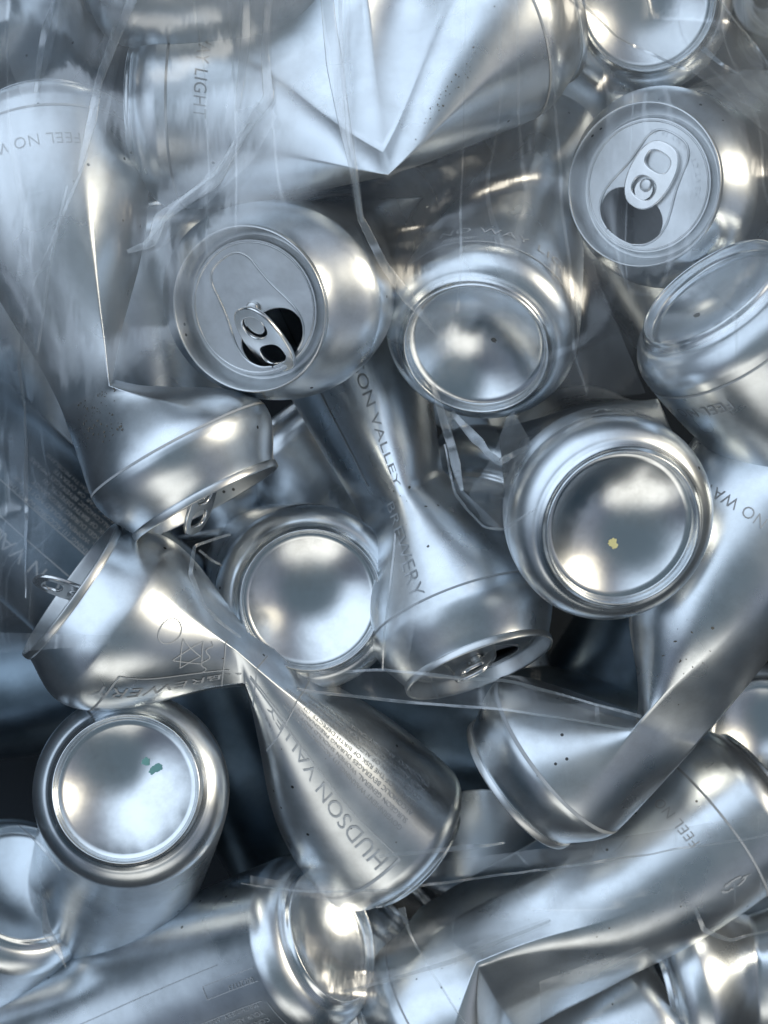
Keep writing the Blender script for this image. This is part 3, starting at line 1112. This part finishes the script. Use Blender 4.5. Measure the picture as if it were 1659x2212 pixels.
def sheet(left, right, mat=None, lift=0.0, n=46, m=46, amp=0.8, name='film', seed=0, fade=(0, 0, 0, 0)):
    """fade: share of the sheet over which its milkiness thins out at the left, right, first and last edge."""
    A, B = along_poly(left, n), along_poly(right, n)
    V, F, MK = [], [], []
    for j in range(n):
        for i in range(m):
            k = 1.0
            for f, d in zip(fade, (i / (m - 1), 1 - i / (m - 1), j / (n - 1), 1 - j / (n - 1))):
                if f > 0:
                    x = min(d / f, 1.0)
                    k *= x * x * (3 - 2 * x)
            MK.append(k)
            q = A[j] + (B[j] - A[j]) * (i / (m - 1))
            z = film_z(q[0], q[1]) + lift
            p = P(q[0], q[1], z)
            w = mnoise.noise(Vector((p.x * 70 + seed, p.y * 28, seed * 2.3)))
            w2 = mnoise.noise(Vector((p.x * 160 + p.y * 90, p.y * 50, seed)))
            w = (1 - abs(w) * 2) * 0.7 + w2 * 0.3
            V.append(p + Vector((0, 0, w * amp * MM)))
    for j in range(n - 1):
        for i in range(m - 1):
            F.append((j * m + i, (j + 1) * m + i, (j + 1) * m + i + 1, j * m + i + 1))
    me = mesh_from(name, V, F)
    me.attributes.new('milk', 'FLOAT', 'POINT').data.foreach_set('value', MK)
    return link(name, me, bag, mat or M_FILM)

def fold(pts, lift=0.002, name='fold', mat=None, thick=0.07, k=14):
    """Gathered fold of film: (px, py, width px) along its run, a flattened tube."""
    L = 0
    pts = along_poly(pts, max(12, k * (len(pts) - 1)))
    W = [[P(x, y, film_z(x, y) + lift), w] for x, y, w in pts]
    for _ in range(2):
        W = [W[0]] + [[(W[i - 1][0] + W[i][0] * 2 + W[i + 1][0]) / 4, W[i][1]] for i in range(1, len(W) - 1)] + [W[-1]]
    c = [w[0] + Vector((mnoise.noise(w[0] * 60), mnoise.noise(w[0] * 60 + Vector((9, 0, 0))), 0)) * 0.0006 for w in W]
    r = [max(w[1] * PXM / 2 * (1 + 0.35 * mnoise.noise(w[0] * 45)), 0.0002) for w in W]
    V, F = tube(c, r, 12, False, thick)
    me = mesh_from(name, V, F)
    me.attributes.new('milk', 'FLOAT', 'POINT').data.foreach_set('value', [1.0] * len(V))
    return link(name, me, bag, mat or M_FOLD)

# milky sheets
sheet([(-30, -30), (-30, 250), (-30, 520), (-30, 720), (-30, 960)], [(735, -30), (750, 180), (775, 395), (560, 500), (330, 900)], M_FILM_HAZY, seed=1, n=90, m=80, fade=(0, 0.22, 0, 0.25))
sheet([(-30, 230), (-20, 400), (-20, 620), (30, 900)], [(250, 215), (300, 470), (290, 640), (230, 860)], M_FILM, 0.003, seed=2, n=60, fade=(0, 0.3, 0.15, 0.3))
sheet([(742, -30), (748, 160), (772, 400)], [(960, -30), (900, 220), (850, 420)], M_FILM, seed=3, fade=(0, 0.4, 0, 0.3))
sheet([(1238, -20), (1330, 80), (1505, 158)], [(1548, -20), (1640, 110), (1690, 320)], M_FILM, 0.004, seed=4)
sheet([(-20, 905), (-20, 1050), (-20, 1225)], [(56, 872), (56, 1050), (55, 1285)], M_FILM, 0.004, seed=5, amp=0.15, fade=(0.5, 0, 0.2, 0.2))
sheet([(-20, 1366), (-20, 1412)], [(238, 1372), (240, 1392)], M_FILM, 0.004, seed=6, amp=0.15)
sheet([(905, 440), (870, 560), (845, 700), (930, 840)], [(1240, 180), (1290, 600), (1395, 850), (1240, 870)], M_FILM_THIN, seed=7, amp=0.3, n=60, m=50, fade=(0.25, 0, 0.2, 0.2))
sheet([(700, 1452), (830, 1449), (1100, 1475), (1375, 1545)], [(690, 1500), (840, 1515), (1100, 1535), (1372, 1578)], M_FILM, 0.003, seed=8, fade=(0, 0, 0.15, 0))
sheet([(820, 1875), (1200, 1830), (1690, 1752)], [(820, 1915), (1200, 1872), (1690, 1800)], M_FILM, 0.003, seed=9, fade=(0, 0.5, 0, 0))
sheet([(740, 2120), (960, 2060), (1185, 1982)], [(742, 2146), (962, 2092), (1190, 1998)], M_FILM, 0.004, seed=10, amp=0.5)
sheet([(1165, 2120), (1170, 2240)], [(1385, 2042), (1500, 2240)], M_FILM, 0.002, seed=11)
sheet([(852, 1150), (842, 1300), (826, 1445)], [(862, 1165), (905, 1300), (880, 1440)], M_FILM, 0.002, seed=12)
sheet([(1395, 700), (1400, 780), (1460, 860)], [(1640, 510), (1690, 620), (1690, 800)], M_FILM, 0.002, seed=13, fade=(0, 0, 0.2, 0.3))
sheet([(1095, 900), (1065, 985), (1012, 1065), (1042, 1128), (1085, 1146)], [(1110, 890), (1150, 960), (1120, 1030), (1100, 1110), (1092, 1145)], M_FILM, 0.001, seed=14)
sheet([(540, 1890), (620, 1905), (800, 1925)], [(540, 1915), (620, 1932), (800, 1960)], M_FILM, 0.002, seed=15)
sheet([(690, -30), (760, 300), (790, 520), (700, 880)], [(1690, -30), (1690, 300), (1690, 560), (1690, 900)], M_FILM, 0.003, seed=31, n=90, m=90, amp=0.4, fade=(0.12, 0, 0, 0.45))
sheet([(-30, 820), (-30, 1100), (-30, 1420)], [(150, 860), (190, 1100), (90, 1420)], M_FILM, 0.003, seed=32, amp=0.3, fade=(0, 0.5, 0.2, 0.2))
# doubled film, lying over the main sheet
sheet([(520, -30), (505, 120), (486, 250)], [(592, -30), (584, 212), (505, 330)], M_FILM, 0.004, seed=21, amp=0.3)
sheet([(575, 225), (500, 320), (330, 500)], [(600, 250), (548, 345), (338, 545)], M_FILM, 0.004, seed=22, amp=0.3)
sheet([(240, -30), (215, 130), (165, 360)], [(335, -30), (262, 110), (218, 330)], M_FILM, 0.004, seed=23, amp=0.3)
sheet([(-30, 20), (40, 190), (60, 240)], [(140, -30), (110, 120), (72, 235)], M_FILM, 0.004, seed=24, amp=0.3)
sheet([(690, -30), (735, 260), (768, 460)], [(745, -30), (765, 260), (786, 470)], M_FILM, 0.004, seed=25, amp=0.3)
sheet([(60, 420), (30, 640), (60, 860)], [(150, 400), (110, 620), (75, 870)], M_FILM, 0.004, seed=26, amp=0.3, fade=(0, 0.3, 0, 0))
sheet([(600, 1890), (610, 2030), (690, 2180)], [(745, 1900), (830, 2030), (820, 2180)], M_FILM_HAZY, 0.002, seed=28, amp=0.2, fade=(0.2, 0.2, 0.1, 0.1))
sheet([(820, 1990), (1200, 1935), (1690, 1850)], [(820, 2080), (1200, 2030), (1690, 1960)], M_FILM, 0.002, seed=29, amp=0.5, fade=(0.4, 0.4, 0, 0))
# gathered folds and edges
fold([(703, -30, 26), (722, 140, 34), (745, 280, 26), (768, 400, 16), (778, 470, 14)])
fold([(735, -30, 8), (738, 120, 7), (752, 300, 8), (782, 480, 6)], 0.004)
fold([(778, 470, 16), (830, 570, 18), (880, 640, 26), (940, 722, 5)])
fold([(535, -30, 16), (530, 90, 20), (512, 240, 10)])
fold([(582, -30, 20), (570, 110, 14), (582, 212, 22), (545, 260, 20), (490, 345, 22), (460, 395, 26), (345, 470, 30), (330, 525, 20), (275, 545, 8)])
fold([(560, 220, 9), (470, 370, 8), (380, 440, 9), (310, 530, 7)], 0.005)
fold([(300, -30, 24), (255, 70, 16), (215, 160, 14), (192, 270, 8)])
fold([(125, -30, 12), (95, 80, 16), (75, 200, 8)])
fold([(255, 60, 22), (210, 180, 18), (200, 260, 26), (170, 370, 8)], 0.004)
fold([(145, 400, 4), (110, 560, 8), (80, 760, 5)], 0.004)
fold([(190, 330, 5), (130, 480, 7), (70, 620, 4)], 0.004)
fold([(55, 868, 5), (57, 1050, 12), (54, 1290, 3)], 0.006)
fold([(60, 640, 5), (40, 780, 10), (55, 880, 6)], 0.002)
fold([(1238, -20, 8), (1330, 80, 6), (1480, 152, 8), (1508, 135, 14)], 0.006)
fold([(1540, -20, 5), (1600, 60, 6), (1690, 180, 5)], 0.006)
fold([(1520, 105, 14), (1560, 140, 8), (1592, 158, 4)], 0.006)
fold([(690, 1452, 6), (830, 1448, 8), (1100, 1472, 6), (1385, 1548, 7)], 0.005)
fold([(640, 1490, 5), (840, 1514, 8), (1100, 1534, 6), (1375, 1578, 6)], 0.005)
fold([(520, 1908, 3), (640, 1925, 4), (820, 1925, 6), (1250, 1868, 5), (1690, 1800, 6)], 0.005)
fold([(820, 1852, 6), (1010, 1830, 14), (1090, 1822, 5)], 0.003)
fold([(742, 2142, 8), (960, 2082, 10), (1190, 1988, 5)], 0.006)
fold([(870, 1960, 18), (884, 2010, 6), (930, 2100, 5), (1010, 2215, 4)], 0.004)
fold([(935, 830, 10), (965, 930, 22), (985, 1000, 26), (1000, 1062, 8)])
fold([(975, 890, 10), (1030, 950, 26), (1075, 1000, 14), (1140, 965, 10)])
fold([(960, 960, 5), (985, 1070, 6), (1045, 1138, 6), (1092, 1145, 5), (1160, 1100, 5)], 0.004)
fold([(500, 1155, 5), (420, 1180, 7), (410, 1240, 9), (440, 1310, 7), (475, 1345, 8), (520, 1375, 5)], 0.004)
fold([(430, 1190, 5), (455, 1210, 5), (480, 1222, 4)], 0.004)
fold([(852, 1150, 4), (838, 1300, 5), (826, 1450, 5)], 0.003)
fold([(40, 1780, 3), (90, 1830, 8), (130, 1880, 4)], 0.004)
fold([(92, 1945, 6), (105, 2020, 24), (128, 2060, 14), (142, 2092, 3)], 0.004)
fold([(1255, 2125, 4), (1320, 2090, 5), (1400, 2050, 4)], 0.004)
fold([(1660, 2010, 5), (1580, 2030, 8), (1520, 2010, 12), (1500, 1960, 6)], 0.004)
